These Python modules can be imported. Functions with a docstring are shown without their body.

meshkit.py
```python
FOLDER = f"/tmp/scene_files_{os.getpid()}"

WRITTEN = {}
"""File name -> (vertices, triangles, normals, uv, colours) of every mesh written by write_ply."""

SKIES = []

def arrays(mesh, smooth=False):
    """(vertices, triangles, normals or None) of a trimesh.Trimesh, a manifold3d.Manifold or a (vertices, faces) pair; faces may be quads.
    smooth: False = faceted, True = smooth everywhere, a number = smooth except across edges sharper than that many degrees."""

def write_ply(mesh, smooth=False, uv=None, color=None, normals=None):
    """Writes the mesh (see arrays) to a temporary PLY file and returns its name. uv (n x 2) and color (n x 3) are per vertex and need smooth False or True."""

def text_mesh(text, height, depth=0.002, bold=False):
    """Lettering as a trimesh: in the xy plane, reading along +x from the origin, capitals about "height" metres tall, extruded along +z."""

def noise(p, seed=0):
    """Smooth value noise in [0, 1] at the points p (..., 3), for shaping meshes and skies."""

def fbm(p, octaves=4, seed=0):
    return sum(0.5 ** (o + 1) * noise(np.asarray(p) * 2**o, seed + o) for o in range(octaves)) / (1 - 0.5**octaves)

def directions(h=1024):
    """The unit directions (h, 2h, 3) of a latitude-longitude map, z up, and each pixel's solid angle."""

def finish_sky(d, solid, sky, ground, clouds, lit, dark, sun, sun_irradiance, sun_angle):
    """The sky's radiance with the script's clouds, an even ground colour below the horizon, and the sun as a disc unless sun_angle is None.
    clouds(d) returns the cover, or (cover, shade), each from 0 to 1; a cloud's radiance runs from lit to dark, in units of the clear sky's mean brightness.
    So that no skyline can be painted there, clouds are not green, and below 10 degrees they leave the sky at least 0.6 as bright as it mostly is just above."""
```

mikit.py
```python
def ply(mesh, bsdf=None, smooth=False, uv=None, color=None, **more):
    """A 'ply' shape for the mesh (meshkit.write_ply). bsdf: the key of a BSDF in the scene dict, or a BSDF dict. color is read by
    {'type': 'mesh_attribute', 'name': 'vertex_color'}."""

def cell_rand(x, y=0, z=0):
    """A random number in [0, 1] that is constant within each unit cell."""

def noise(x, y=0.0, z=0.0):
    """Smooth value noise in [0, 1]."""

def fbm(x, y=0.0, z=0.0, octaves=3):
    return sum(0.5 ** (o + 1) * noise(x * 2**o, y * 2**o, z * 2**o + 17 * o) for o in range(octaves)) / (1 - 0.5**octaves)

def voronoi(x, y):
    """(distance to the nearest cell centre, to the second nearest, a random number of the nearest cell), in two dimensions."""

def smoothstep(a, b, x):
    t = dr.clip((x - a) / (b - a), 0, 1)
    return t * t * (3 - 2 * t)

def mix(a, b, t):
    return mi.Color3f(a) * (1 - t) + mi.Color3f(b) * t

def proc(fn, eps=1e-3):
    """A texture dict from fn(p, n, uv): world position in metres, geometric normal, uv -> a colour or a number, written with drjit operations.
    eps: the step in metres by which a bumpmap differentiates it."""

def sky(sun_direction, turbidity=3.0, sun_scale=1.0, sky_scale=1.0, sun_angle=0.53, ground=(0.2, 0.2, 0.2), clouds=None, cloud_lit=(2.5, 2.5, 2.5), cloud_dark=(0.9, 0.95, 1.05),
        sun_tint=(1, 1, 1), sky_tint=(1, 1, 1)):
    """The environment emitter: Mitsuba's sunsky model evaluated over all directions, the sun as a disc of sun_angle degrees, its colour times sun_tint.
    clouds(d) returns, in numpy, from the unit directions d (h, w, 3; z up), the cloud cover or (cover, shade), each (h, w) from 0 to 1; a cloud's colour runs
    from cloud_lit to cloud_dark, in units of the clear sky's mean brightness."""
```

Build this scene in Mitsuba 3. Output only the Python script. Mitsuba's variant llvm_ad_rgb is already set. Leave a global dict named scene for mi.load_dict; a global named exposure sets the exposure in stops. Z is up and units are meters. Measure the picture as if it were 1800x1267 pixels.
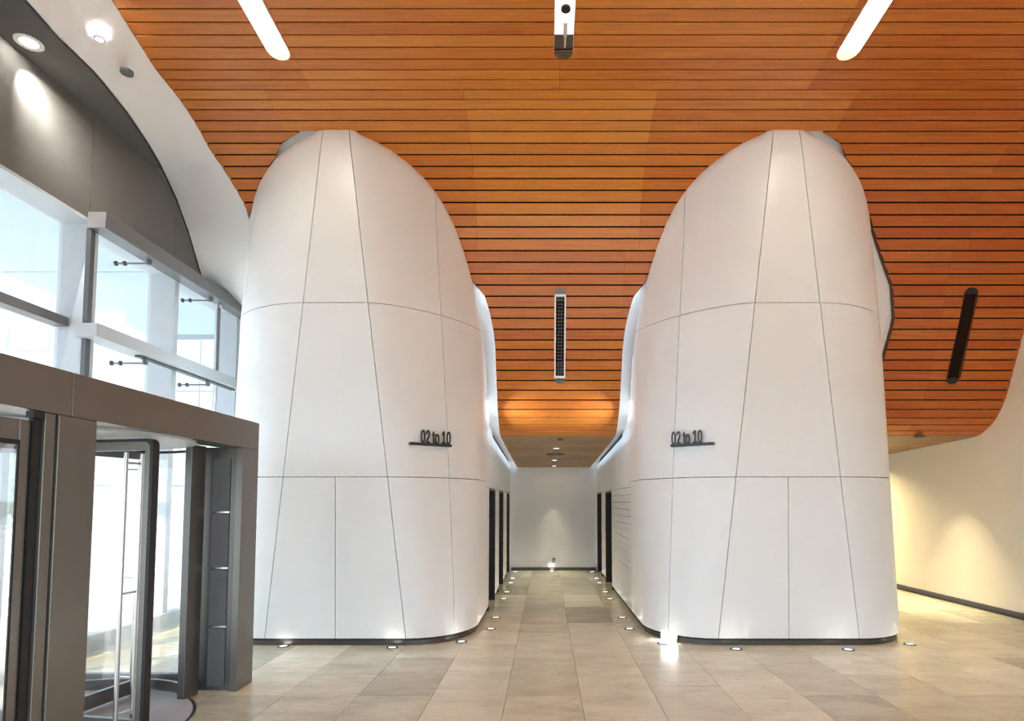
import math, random
import numpy as np, trimesh, mitsuba as mi, drjit as dr
import mikit, meshkit
from mikit import proc, noise, fbm, cell_rand, smoothstep, mix

random.seed(7); rng = np.random.default_rng(7)
T = mi.ScalarTransform4f
scene, labels = {}, {}

# ------------------------------------------------------------------ camera, sky, exposure
H, TILT, F = 1.8, math.radians(3.43), 1050.0
scene['camera'] = {'type': 'perspective', 'fov': math.degrees(2 * math.atan(900 / F)), 'fov_axis': 'x', 'near_clip': 0.05, 'far_clip': 400.0,
                   'principal_point_offset_x': -60 / 1800, 'principal_point_offset_y': -(819 - 633.5) / 1267,
                   'to_world': T().look_at(origin=[0, 0, H], target=[0, math.cos(TILT), H + math.sin(TILT)], up=[0, 0, 1])}


def clouds(d):
    return 0.82 + 0.18 * meshkit.fbm(d * 3.0, 3, seed=3), 0.25 * meshkit.fbm(d * 4.0 + 5, 3, seed=9)


scene['sky'] = mikit.sky([-0.52, -0.55, 0.65], turbidity=4.0, sun_scale=0.28, ground=(0.42, 0.42, 0.42), clouds=clouds, cloud_lit=(2.1, 2.62, 3.15), cloud_dark=(1.25, 1.55, 1.85))
scene['sky']['sampling_weight'] = 60.0
exposure = 3.62


# ------------------------------------------------------------------ materials
def pr(color, rough=0.5, metal=0.0, spec=0.5, **k):
    c = color if isinstance(color, dict) else {'type': 'rgb', 'value': list(color)}
    return {'type': 'twosided', 'bsdf': {'type': 'principled', 'base_color': c, 'roughness': rough, 'metallic': metal, 'specular': spec, **k}}


def wood_fn(p, n, uv):
    # uv.x: tone of the board, uv.y: a random number of the board
    k = uv.y * 97.0
    g = fbm(p.x * 1.6 + k, (p.y - p.z) * 42.0 + k, 0.0, 4)
    fine = noise(p.x * 5.0 + k, (p.y - p.z) * 190.0, k)
    light = mi.Color3f(0.66, 0.245, 0.040)
    dark = mi.Color3f(0.42, 0.092, 0.014)
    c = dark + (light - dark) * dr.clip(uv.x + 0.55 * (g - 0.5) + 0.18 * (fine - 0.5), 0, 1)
    tan = mi.Color3f(0.40, 0.215, 0.075) * (0.70 + 0.5 * g) * (0.62 + 0.62 * uv.x)  # flat-run boards: tint of floor light and grazing reflection put into the colour
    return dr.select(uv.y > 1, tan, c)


def stone_fn(p, n, uv):
    # uv.x: tone of the tile, uv.y: a random number of the tile
    k = uv.y * 53.0
    a = fbm(p.x * 2.2 + k, p.y * 5.0 + k, k, 4)
    b = fbm(p.x * 9.0 + k, p.y * 26.0, k, 3)
    v = dr.abs(fbm(p.x * 1.5 + k, p.y * 3.2 + k * 2, 4.0, 4) - 0.5)
    vein = 1 - smoothstep(0.0, 0.03, v)
    base = mix((0.41, 0.40, 0.29), (0.80, 0.785, 0.63), dr.clip(uv.x + 0.75 * (a - 0.5) + 0.3 * (b - 0.5), 0, 1))
    return base * (1 - 0.10 * vein)


def plaza_fn(p, n, uv):
    a = fbm(p.x * 1.3, p.y * 1.3, 0.0, 4)
    jx = dr.abs(p.x - dr.round(p.x / 1.2) * 1.2)
    jy = dr.abs(p.y - dr.round(p.y / 1.2) * 1.2)
    j = smoothstep(0.0, 0.012, dr.minimum(jx, jy))
    return mix((0.55, 0.54, 0.52), (0.68, 0.67, 0.65), a) * (0.7 + 0.3 * j)


def leaf_fn(p, n, uv):
    return mix((0.12, 0.24, 0.05), (0.30, 0.42, 0.12), noise(p.x * 6, p.y * 6, p.z * 6))


M = {
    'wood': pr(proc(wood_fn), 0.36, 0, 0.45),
    'wood_edge': pr((0.10, 0.035, 0.012), 0.6),
    'gap': pr((0.022, 0.011, 0.007), 0.9, 0, 0.1),
    'panel': pr((0.765, 0.775, 0.752), 0.33, 0.0, 0.5),
    'core_dark': pr((0.03, 0.03, 0.03), 0.8),
    'plinth': pr((0.075, 0.065, 0.055), 0.35, 0.5),
    'stone': pr(proc(stone_fn), 0.22, 0, 0.45),
    'grout': pr((0.30, 0.27, 0.225), 0.7),
    'plaster': pr((0.86, 0.85, 0.83), 0.65),
    'warm_plaster': pr((0.80, 0.735, 0.60), 0.9, 0, 0.05),
    'grey_panel': pr((0.155, 0.150, 0.138), 0.7, 0, 0.1),
    'white_steel': pr((0.50, 0.53, 0.55), 0.4),
    'grey_steel': pr((0.20, 0.20, 0.20), 0.4, 0.3),
    'dark_steel': pr((0.10, 0.10, 0.10), 0.4, 0.4),
    'portal': pr((0.205, 0.195, 0.175), 0.36, 0.8),
    'bronze': pr((0.16, 0.155, 0.145), 0.35, 0.8),
    'chrome': pr((0.72, 0.72, 0.73), 0.18, 1.0),
    'black': pr((0.008, 0.008, 0.009), 0.45),
    'letter': pr((0.018, 0.019, 0.022), 0.35),
    'inset': pr((0.115, 0.115, 0.118), 0.6),
    'mat': pr((0.42, 0.42, 0.43), 0.9),
    'door_dark': pr((0.035, 0.03, 0.027), 0.3, 0.5),
    'white_paint': pr((0.85, 0.84, 0.82), 0.4),
    'plaza': pr(proc(plaza_fn), 0.8),
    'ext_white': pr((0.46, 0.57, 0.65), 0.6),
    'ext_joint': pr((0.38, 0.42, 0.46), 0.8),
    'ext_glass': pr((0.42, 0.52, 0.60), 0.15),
    'ext_blue': pr((0.08, 0.16, 0.42), 0.5),
    'red': pr((0.55, 0.06, 0.05), 0.5),
    'bark': pr((0.16, 0.11, 0.08), 0.9),
    'leaf': pr(proc(leaf_fn), 0.6),
    'glass': {'type': 'thindielectric', 'int_ior': 1.5},
}
used = set()


def mat(name):
    if 'mat_' + name not in scene:
        scene['mat_' + name] = M[name]
    return 'mat_' + name


# ------------------------------------------------------------------ helpers
def numbered(name):
    if name not in used and name not in scene:
        used.add(name); return name
    i = 1
    while f'{name}_{i:03d}' in used:
        i += 1
    used.add(f'{name}_{i:03d}'); return f'{name}_{i:03d}'


def thing(name, label, cat, group=None):
    k = numbered(name)
    labels[k] = {'label': label, 'category': cat}
    if group: labels[k]['group'] = group
    return k


def obj(name, mesh, m, parent=None, smooth=False, uv=None, label=None, emit=None, kind=None, weight=0.25):
    k = numbered((parent + '__' if parent else '') + name)
    more = {'emitter': {'type': 'area', 'radiance': {'type': 'rgb', 'value': list(emit)}, 'sampling_weight': weight}} if emit is not None else {}
    scene[k] = mikit.ply(mesh, mat(m), smooth=smooth, uv=uv, **more)
    if label: labels.setdefault(k, {})['label'] = label
    if kind: labels.setdefault(k, {})['kind'] = kind
    return k


def struct(name, mesh, m, label, **kw):
    return obj(name, mesh, m, label=label, kind='structure', **kw)


def box(x0, x1, y0, y1, z0, z1, ch=0.0):
    if ch <= 0:
        b = trimesh.creation.box([abs(x1 - x0), abs(y1 - y0), abs(z1 - z0)])
        b.apply_translation([(x0 + x1) / 2, (y0 + y1) / 2, (z0 + z1) / 2]); return b
    lo, hi = np.array([min(x0, x1), min(y0, y1), min(z0, z1)]), np.array([max(x0, x1), max(y0, y1), max(z0, z1)])
    pts = []
    for sx in (0, 1):
        for sy in (0, 1):
            for sz in (0, 1):
                c = np.array([(lo, hi)[sx][0], (lo, hi)[sy][1], (lo, hi)[sz][2]])
                d = np.array([1 - 2 * sx, 1 - 2 * sy, 1 - 2 * sz]) * ch
                for a in range(3):
                    q = c + d; q[a] = c[a]; pts.append(q)
    return trimesh.convex.convex_hull(np.array(pts))


def cat(*ms):
    return trimesh.util.concatenate([m for m in ms if m is not None])


def cyl(p0, p1, r, n=16):
    return trimesh.creation.cylinder(radius=r, segment=[p0, p1], sections=n)


def disk(c, r, t=0.01, n=32):
    m = trimesh.creation.cylinder(radius=r, height=t, sections=n); m.apply_translation(c); return m


def ring(c, r0, r1, t, n=32):
    m = trimesh.creation.annulus(r_min=r0, r_max=r1, height=t, sections=n); m.apply_translation(c); return m


def quad(a, b, c, d):
    return trimesh.Trimesh(np.array([a, b, c, d], float), [[0, 1, 2], [0, 2, 3]], process=False)


def grid(P):
    P = np.asarray(P, float); n, m = P.shape[:2]
    i, j = np.meshgrid(np.arange(n - 1), np.arange(m - 1), indexing='ij')
    a = (i * m + j).ravel(); b = a + 1; c = a + m + 1; d = a + m
    return trimesh.Trimesh(P.reshape(-1, 3), np.vstack([np.stack([a, b, c], 1), np.stack([a, c, d], 1)]), process=False)


def rod(pts, r, n=8):
    pts = np.asarray(pts, float)
    return cat(*[cyl(pts[i], pts[i + 1], r, n) for i in range(len(pts) - 1)])


# ------------------------------------------------------------------ ceiling profile (y, z): nearly flat overhead, rolls down steeply, flat again over the corridor
PS = 1.028
_p = np.array([[5.747, 6.766], [5.904, 6.756], [6.059, 6.745], [6.217, 6.733], [6.376, 6.721], [6.532, 6.715], [6.688, 6.71], [6.845, 6.703], [7.003, 6.69], [7.155, 6.667],
               [7.312, 6.629], [7.458, 6.579], [7.605, 6.513], [7.739, 6.438], [7.867, 6.351], [7.987, 6.248], [8.09, 6.137], [8.184, 6.011], [8.265, 5.873], [8.334, 5.73],
               [8.393, 5.585], [8.449, 5.43], [8.498, 5.281], [8.546, 5.125], [8.592, 4.976], [8.639, 4.825], [8.69, 4.672], [8.742, 4.526], [8.8, 4.377], [8.861, 4.229],
               [8.919, 4.098], [8.981, 3.955], [9.043, 3.808], [9.105, 3.665], [9.168, 3.526], [9.241, 3.384], [9.328, 3.249], [9.433, 3.128], [9.551, 3.033], [9.688, 2.955]])
_p = (_p - [0, H]) * PS + [0, H]
front = [[_p[0, 0] - 0.159 * k, _p[0, 1] + 0.010 * k] for k in (2, 1)]
flat_y = np.arange(_p[-1, 0] + 0.155, 16.0, 0.159)
flat = np.stack([flat_y, 2.912 - (flat_y - 9.95) * 0.0325 + 0.03 * np.exp(-(flat_y - 9.95) / 0.25)], 1)
PROF = np.vstack([front, _p, flat])
NP = len(PROF)
I_A = 2 + 7      # the first board joint row  (board length changes)
I_B = 2 + 21     # the second board joint row
PY = np.concatenate([[-6.0], PROF[:, 0]]); PZ = np.concatenate([[PROF[0, 1] + 0.25], PROF[:, 1]])


def zc(y):
    return np.interp(y, PY, PZ)


def yc(z):
    return np.interp(-z, -PROF[2:, 1], PROF[2:, 0])


def prof_normal(i):   # outward normal of the profile pointing down / into the room
    a, b = PROF[max(i - 1, 0)], PROF[min(i + 1, NP - 1)]
    t = (b - a) / np.linalg.norm(b - a)
    return np.array([t[1], -t[0]])


# ------------------------------------------------------------------ the two cores (mirrored about X = XC); rel = distance from the mirror plane
XC, YF, RI, RO, YE = 0.2, 7.61, 1.15, 4.60, 15.9


def ab(z):
    return 0.80 + 0.128 * z, 0.95 + 0.115 * z, 0.86 + 0.088 * z, float(np.interp(z, [0, 4.4, 6.6], [0.84, 0.97, 1.18])), max(1.38, 2.0 - 0.115 * z), float(np.interp(z, [0, 4.4, 6.6], [2.0, 1.74, 1.52]))


def core_xy(q, z):
    ai, bi, ao, bo, e, eo = ab(z)
    if q <= 0.9: return RI, YE - (YE - 9.3) * q / 0.9
    if q <= 1.0: return RI, 9.3 + (YF + bi - 9.3) * (q - 0.9) / 0.1
    if q <= 2.0:
        f = (2 - q) * math.pi / 2
        return RI + ai - ai * math.sin(f) ** (2 / e), YF + bi * (1 - max(math.cos(f), 0) ** (2 / e))
    if q <= 3.0: return RI + ai + (RO - ao - RI - ai) * (q - 2), YF
    if q <= 4.0:
        f = (q - 3) * math.pi / 2
        return RO - ao + ao * math.sin(f) ** (2 / eo), YF + bo * (1 - max(math.cos(f), 0) ** (2 / eo))
    return RO, YF + bo + (11.6 - YF - bo) * (q - 4)


def core_in(y, z):      # rel x of the inner corner surface at depth y, height z
    ai, bi, ao, bo, e, eo = ab(z)
    s = min(max((y - YF) / bi, 0), 1)
    return RI + ai - ai * (1 - (1 - s) ** e) ** (1 / e)


def core_out(y, z):
    ai, bi, ao, bo, e, eo = ab(z)
    s = min(max((y - YF) / bo, 0), 1)
    return RO - ao + ao * (1 - (1 - s) ** eo) ** (1 / eo)


def qy(y):
    return 0.9 * (YE - y) / (YE - 9.3)


def core_n(q, z):
    a, b = core_xy(max(q - 1e-3, 0), z), core_xy(min(q + 1e-3, 5), z)
    t = np.array([b[0] - a[0], b[1] - a[1]]); t /= np.linalg.norm(t) + 1e-12
    return np.array([t[1], -t[0]])


def ztop(q, over=0.05):
    lo, hi = 2.3, 7.2
    for _ in range(30):
        m = (lo + hi) / 2
        if m > zc(core_xy(q, m)[1]) + over: hi = m
        else: lo = m
    return hi


def core_pt(side, q, z, off):
    x, y = core_xy(q, z); n = core_n(q, z) if off else np.zeros(2)
    return [XC + side * (x + n[0] * off), y + n[1] * off, z]


def core_patch(side, q0, q1, z0, z1, off=0.0, gap=0.008, depth=0.022, nq=None, nz=None, top=True, zgap=None):
    zg = gap if zgap is None else zgap
    nq = nq or max(2, int(abs(q1 - q0) * 16) + 2); nz = nz or max(2, int((z1 - z0) * 3) + 2)
    if q1 <= 0.9: nq = 2
    tops = {}
    P, I = [], []
    for i in range(nq):
        row, rin = [], []
        for j in range(nz):
            t = i / (nq - 1)
            zt = z0 + (z1 - z0) * j / (nz - 1)
            q = q0 + (q1 - q0) * t
            if gap:
                def arc(qq):
                    a, b = core_xy(max(qq - 2e-3, 0), zt), core_xy(min(qq + 2e-3, 5), zt)
                    return math.hypot(a[0] - b[0], a[1] - b[1]) / (min(qq + 2e-3, 5) - max(qq - 2e-3, 0))
                qa, qb = q0 + gap / 2 / max(arc(q0 + 1e-3), 0.3), q1 - gap / 2 / max(arc(q1 - 1e-3), 0.3)
                q = qa + (qb - qa) * t
            key = round(q, 5)
            za, zb = z0 + zg / 2, z1 - zg / 2
            if top:
                if key not in tops: tops[key] = ztop(q)
                zb = max(min(zb, tops[key]), za + 0.01)
            tj = j / (nz - 1)
            if z1 > 6: tj = 1 - (1 - tj) ** 1.8
            z = za + (zb - za) * tj
            sh = 0.0
            if top and q > 0.93:
                if key not in tops: tops[key] = ztop(q)
                tt_ = min(max((z - (tops[key] - 0.24)) / 0.24, 0), 1)
                sh = 0.19 * (1 if q < 1.9 or q > 3.1 else 0.45) * (1 - math.sqrt(max(1 - tt_ * tt_, 0)))
            row.append(core_pt(side, q, z, off - sh)); rin.append(core_pt(side, q, z, off - sh - depth))
        P.append(row); I.append(rin)
    P, I = np.array(P), np.array(I)
    ms = [grid(P)]
    if depth:
        loop = [(i, 0) for i in range(nq)] + [(nq - 1, j) for j in range(1, nz)] + [(i, nz - 1) for i in range(nq - 2, -1, -1)] + [(0, j) for j in range(nz - 2, 0, -1)]
        a = np.array([P[k] for k in loop + loop[:1]]); b = np.array([I[k] for k in loop + loop[:1]])
        ms.append(grid(np.stack([a, b], 1)))
    m = cat(*ms)
    if side > 0: m.faces = m.faces[:, ::-1]
    return m


# ------------------------------------------------------------------ floor: slab and stone tiles
struct('floor', box(-5.9, 7.6, -4, 17.2, -0.25, -0.012), 'grout', 'beige stone floor of the lobby, long tiles laid in running bond')
TW, TL, TX0, TY0 = 0.69, 1.34, -0.37, 7.02
floor_tiles = []


def px(X, Y, Z):
    d = Y * math.cos(TILT) + (Z - H) * math.sin(TILT)
    return (960 + F * X / d, 819 - F * (-Y * math.sin(TILT) + (Z - H) * math.cos(TILT)) / d) if d > 0.2 else (9e9, 9e9)


def inside_core(x, y):
    r = abs(x - XC)
    return y > YF + 0.6 and RI + 0.3 < r < RO - 0.3 and y < 12.5


for i in range(-8, 11):
    for j in range(-4, 9):
        x0, x1 = TX0 + i * TW, TX0 + (i + 1) * TW
        y0 = TY0 + j * TL + (0.5 * TL if i % 2 else 0) + (0.5 * TL if i in (2, -3, 5) else 0) * (0 if i % 2 else 1) * 0.4
        y1 = y0 + TL
        x0c, x1c, y1c = max(x0, -5.5), min(x1, 7.36), min(y1, 16.0)
        if x1c - x0c < 0.05 or y1c - y0 < 0.05: continue
        # only tiles that come into the view or near it
        if y1c < 4.4 or (x0c + x1c) / 2 < -0.95 * y1c - 0.3 or (x0c + x1c) / 2 > 0.86 * y1c + 0.3: continue
        cs = [(x0c, y0), (x1c, y0), (x0c, y1c), (x1c, y1c)]
        if all(inside_core(*c) for c in cs): continue
        if y0 > 12.8 and ((x0c + x1c) / 2 < XC - RI - 0.5 or RI + 0.5 < (x0c + x1c) / 2 - XC < RO + 0.2): continue
        floor_tiles.append((x0c, x1c, y0, y1c))
for (x0, x1, y0, y1) in floor_tiles:
    g = 0.0022
    b = box(x0 + g, x1 - g, y0 + g, y1 - g, -0.012, 0.0)
    tone, k = float(np.clip(rng.normal(0.58, 0.26), 0.12, 0.98)), rng.random()
    obj('tile', b, 'stone', 'floor', uv=np.tile([tone, k], (len(b.vertices), 1)))
print('tiles', len(floor_tiles))
# stone floor beyond the tiles that can be seen (behind and beside the camera)
b = box(-5.5, 7.36, -4, 4.30, -0.012, -0.001)
obj('near_paving', b, 'stone', 'floor', uv=np.tile([0.55, 0.3], (len(b.vertices), 1)))

# ------------------------------------------------------------------ walls of the room
struct('wall_right', box(7.36, 7.6, -4, 17.2, 0, 7.2), 'warm_plaster', 'smooth cream side wall along the passage on the right')
struct('baseboard_right', box(7.335, 7.362, -4, 17.0, 0.0, 0.085), 'plinth', 'thin dark baseboard under the cream wall')
struct('wall_back', cat(box(XC - 1.4, XC + 1.4, YE, YE + 0.2, 0, 3.3)), 'plaster', 'white end wall of the corridor')
struct('baseboard_back', box(XC - 1.12, XC + 1.12, YE - 0.012, YE, 0, 0.075), 'plinth', 'dark baseboard at the end of the corridor')
struct('wall_passage', box(4.5, 7.4, 16.8, 17.0, 0, 3.6), 'warm_plaster', 'cream wall at the far end of the side passage')
struct('wall_behind', box(-5.9, -4.0, 11.4, 11.6, 0, 7), 'plaster', 'white wall behind the left core')
struct('wall_added_rear', box(-5.9, 7.6, -4.25, -4.02, 3.5, 7.3), 'plaster', 'unseen white wall added over the open rear behind the camera to cut daylight')  # added out of view to reduce daylight from the open rear
struct('roof', box(-6.1, 7.7, -4.1, 17.3, 7.35, 7.6), 'plaster', 'unseen roof slab added over the lobby to block sky light')  # added out of view to keep sky light off the cove

# ------------------------------------------------------------------ ceiling: dark backing, white cove, wood slats
def wood_in(i):      # half width of the wood between the cores at profile row i (None: full width)
    y, z = PROF[i]
    if y < YF + 0.05: return None
    xin = core_in(y, z)
    g = float(np.interp(z, [2.0, 2.95, 4.2, 4.9, 5.45], [0.21, 0.17, 0.16, 0.10, -0.26]))
    return xin - g


def wood_out(i):     # rel x at which the wood starts again beyond a core
    y, z = PROF[i]
    if y < YF - 0.25: return None
    return float(np.interp(-z, [-6.74, -6.70, -6.66, -6.40, -6.07, -5.06, -4.58, -3.96, -2.93], [3.35, 3.55, 3.76, 4.20, 4.49, 5.03, 5.14, 5.08, 4.93]))


def shell_x(y):
    return float(np.interp(y, [-4, 4, 5.74, 6.73, 7.48, 7.88, 8.27, 8.46, 8.6], [-4.25, -4.3, -4.42, -4.57, -4.59, -4.60, -4.46, -4.36, -4.2]))


def lift(i, h):      # profile point lifted h above (behind) the wood face
    n = prof_normal(i)
    return PROF[i] - n * h


back = [[(x, *lift(i, 0.045)) for i in range(NP)] for x in (-4.56, 7.3)]
# the backing runs only where there is wood: strips per span
def strip(fx0, fx1, i0, i1, h):
    rows = []
    for i in range(i0, i1 + 1):
        y, z = lift(i, h)
        rows.append([(fx0(i), y, z), (fx1(i), y, z)])
    return grid(rows)


def wi(i): w = wood_in(i); return 2.8 if w is None else min(w, 2.8)
def wo(i): w = wood_out(i); return 2.6 if w is None else w
i_split = next(i for i in range(NP) if wood_in(i) is not None)
i_v = next(i for i in range(NP) if PROF[i, 0] > 8.46)
ms = [strip(lambda i: shell_x(PROF[i, 0]) - 0.02, lambda i: 7.36, 0, i_split, 0.04),
      strip(lambda i: XC - wi(i), lambda i: XC + wi(i), i_split, NP - 1, 0.04),
      strip(lambda i: XC + wo(i), lambda i: 7.36, i_split, NP - 1, 0.04),
      strip(lambda i: min(shell_x(PROF[i, 0]), XC - wo(i)) - 0.01, lambda i: XC - wo(i), i_split, i_v, 0.04)]
struct('ceiling', cat(*ms), 'gap', 'ceiling of orange-brown timber slats that rolls down between the white cores')
rear = grid([[(-5.5, -6, 7.06), (7.36, -6, 7.06)], [(-5.5, PROF[0, 0], PROF[0, 1] + 0.02), (7.36, PROF[0, 0], PROF[0, 1] + 0.02)]])
obj('near_boarding', rear, 'wood', 'ceiling', uv=np.tile([0.6, 0.2], (4, 1)))
# white cove behind the wood edges
cv = [strip(lambda i: XC + s * 0.6, lambda i: XC + s * (RI + 1.2), i_split + 8, NP - 1, 0.14) for s in (-1, 1)]
cv += [strip(lambda i: XC + s * (wo(i) - 1.3), lambda i: XC + s * (wo(i) + 0.03), i_split, (i_v + 1) if s < 0 else NP - 1, 0.095) for s in (-1, 1)]
obj('cove', cat(*cv), 'plaster', 'ceiling', smooth=True, label='white recessed cove between timber and cores')
# edge boards of the timber
def fascia(fx, i0, i1, h=0.13):
    return grid([[(fx(i), *PROF[i]), (fx(i), *lift(i, h))] for i in range(i0, i1 + 1)])


for s in (-1, 1):
    obj('edge_board', fascia(lambda i: XC + s * wi(i), i_split + 8, NP - 1, 0.045), 'wood_edge', 'ceiling', smooth=True)
obj('edge_board', fascia(lambda i: XC + wo(i), i_split, NP - 1, 0.10), 'wood_edge', 'ceiling', smooth=True)
obj('edge_board', fascia(lambda i: XC - wo(i), i_split, i_v, 0.10), 'wood_edge', 'ceiling', smooth=True)

ROW_A = [-5.9, -2.88, 0.16, 3.2, 6.24, 9.3]
ROW_B = [-5.9, -3.47, -1.02, 1.38, 3.85, 6.28, 8.8]
ROW_C = [-3.7, -1.27, 1.17, 3.6, 6.05, 8.5]
ROW_D = [-2.48, 7.4]
# slots cut out of the boards: (x centre, half width, first row, last row)
iy = lambda y: int(np.argmin(np.abs(PROF[:, 0] - y)))
izz = lambda z: int(np.argmin(np.abs(PROF[2:, 1] - z))) + 2
C0, C1, T1 = 2 + 24.82, 2 + 32.75, 2 + 3.35      # slot ends in rows


def pat(f):          # profile point at a fractional row
    i = min(int(f), NP - 2)
    return PROF[i] + (PROF[i + 1] - PROF[i]) * (f - i)


SLOT = [(0.214, 0.088, C0, C1), (6.43, 0.10, C0, C1), (0.195, 0.105, 0, T1), (-3.02, 0.12, 0, T1), (3.41, 0.12, 0, T1)]


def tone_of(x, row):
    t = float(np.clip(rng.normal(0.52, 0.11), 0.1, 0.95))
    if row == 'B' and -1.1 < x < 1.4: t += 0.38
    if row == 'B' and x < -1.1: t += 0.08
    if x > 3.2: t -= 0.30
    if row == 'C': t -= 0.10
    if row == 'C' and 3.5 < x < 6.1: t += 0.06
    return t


def slat(xa, xb, i, gap=0.0092, f0=0.0, f1=1.0):
    """One board piece between profile rows i and i+1; xa, xb are pairs (at row i, at row i+1)."""
    p0, p1 = PROF[i], PROF[i + 1]
    t = (p1 - p0) / np.linalg.norm(p1 - p0); n = np.array([t[1], -t[0]])
    a, b = p0 + (p1 - p0) * f0 + t * gap * (f0 == 0), p0 + (p1 - p0) * f1 - t * gap * (f1 == 1)
    ch = 0.004
    sec = [a - n * 0.02, a - n * ch, a + t * ch, b - t * ch, b - n * ch, b - n * 0.02]
    V = []
    for k in (0, 1):
        for m, s in enumerate(sec):
            x = (xa, xb)[k]; f = 0.0 if m < 3 else 1.0
            V.append([x[0] * (1 - f) + x[1] * f, s[0], s[1]])
    Fs = []
    for m in range(6):
        m2 = (m + 1) % 6
        Fs += [[m, m2, 6 + m2], [m, 6 + m2, 6 + m]]
    Fs += [[0, 5, 4], [0, 4, 3], [0, 3, 2], [0, 2, 1], [6, 7, 8], [6, 8, 9], [6, 9, 10], [6, 10, 11]]
    return trimesh.Trimesh(V, Fs, process=False)


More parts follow.
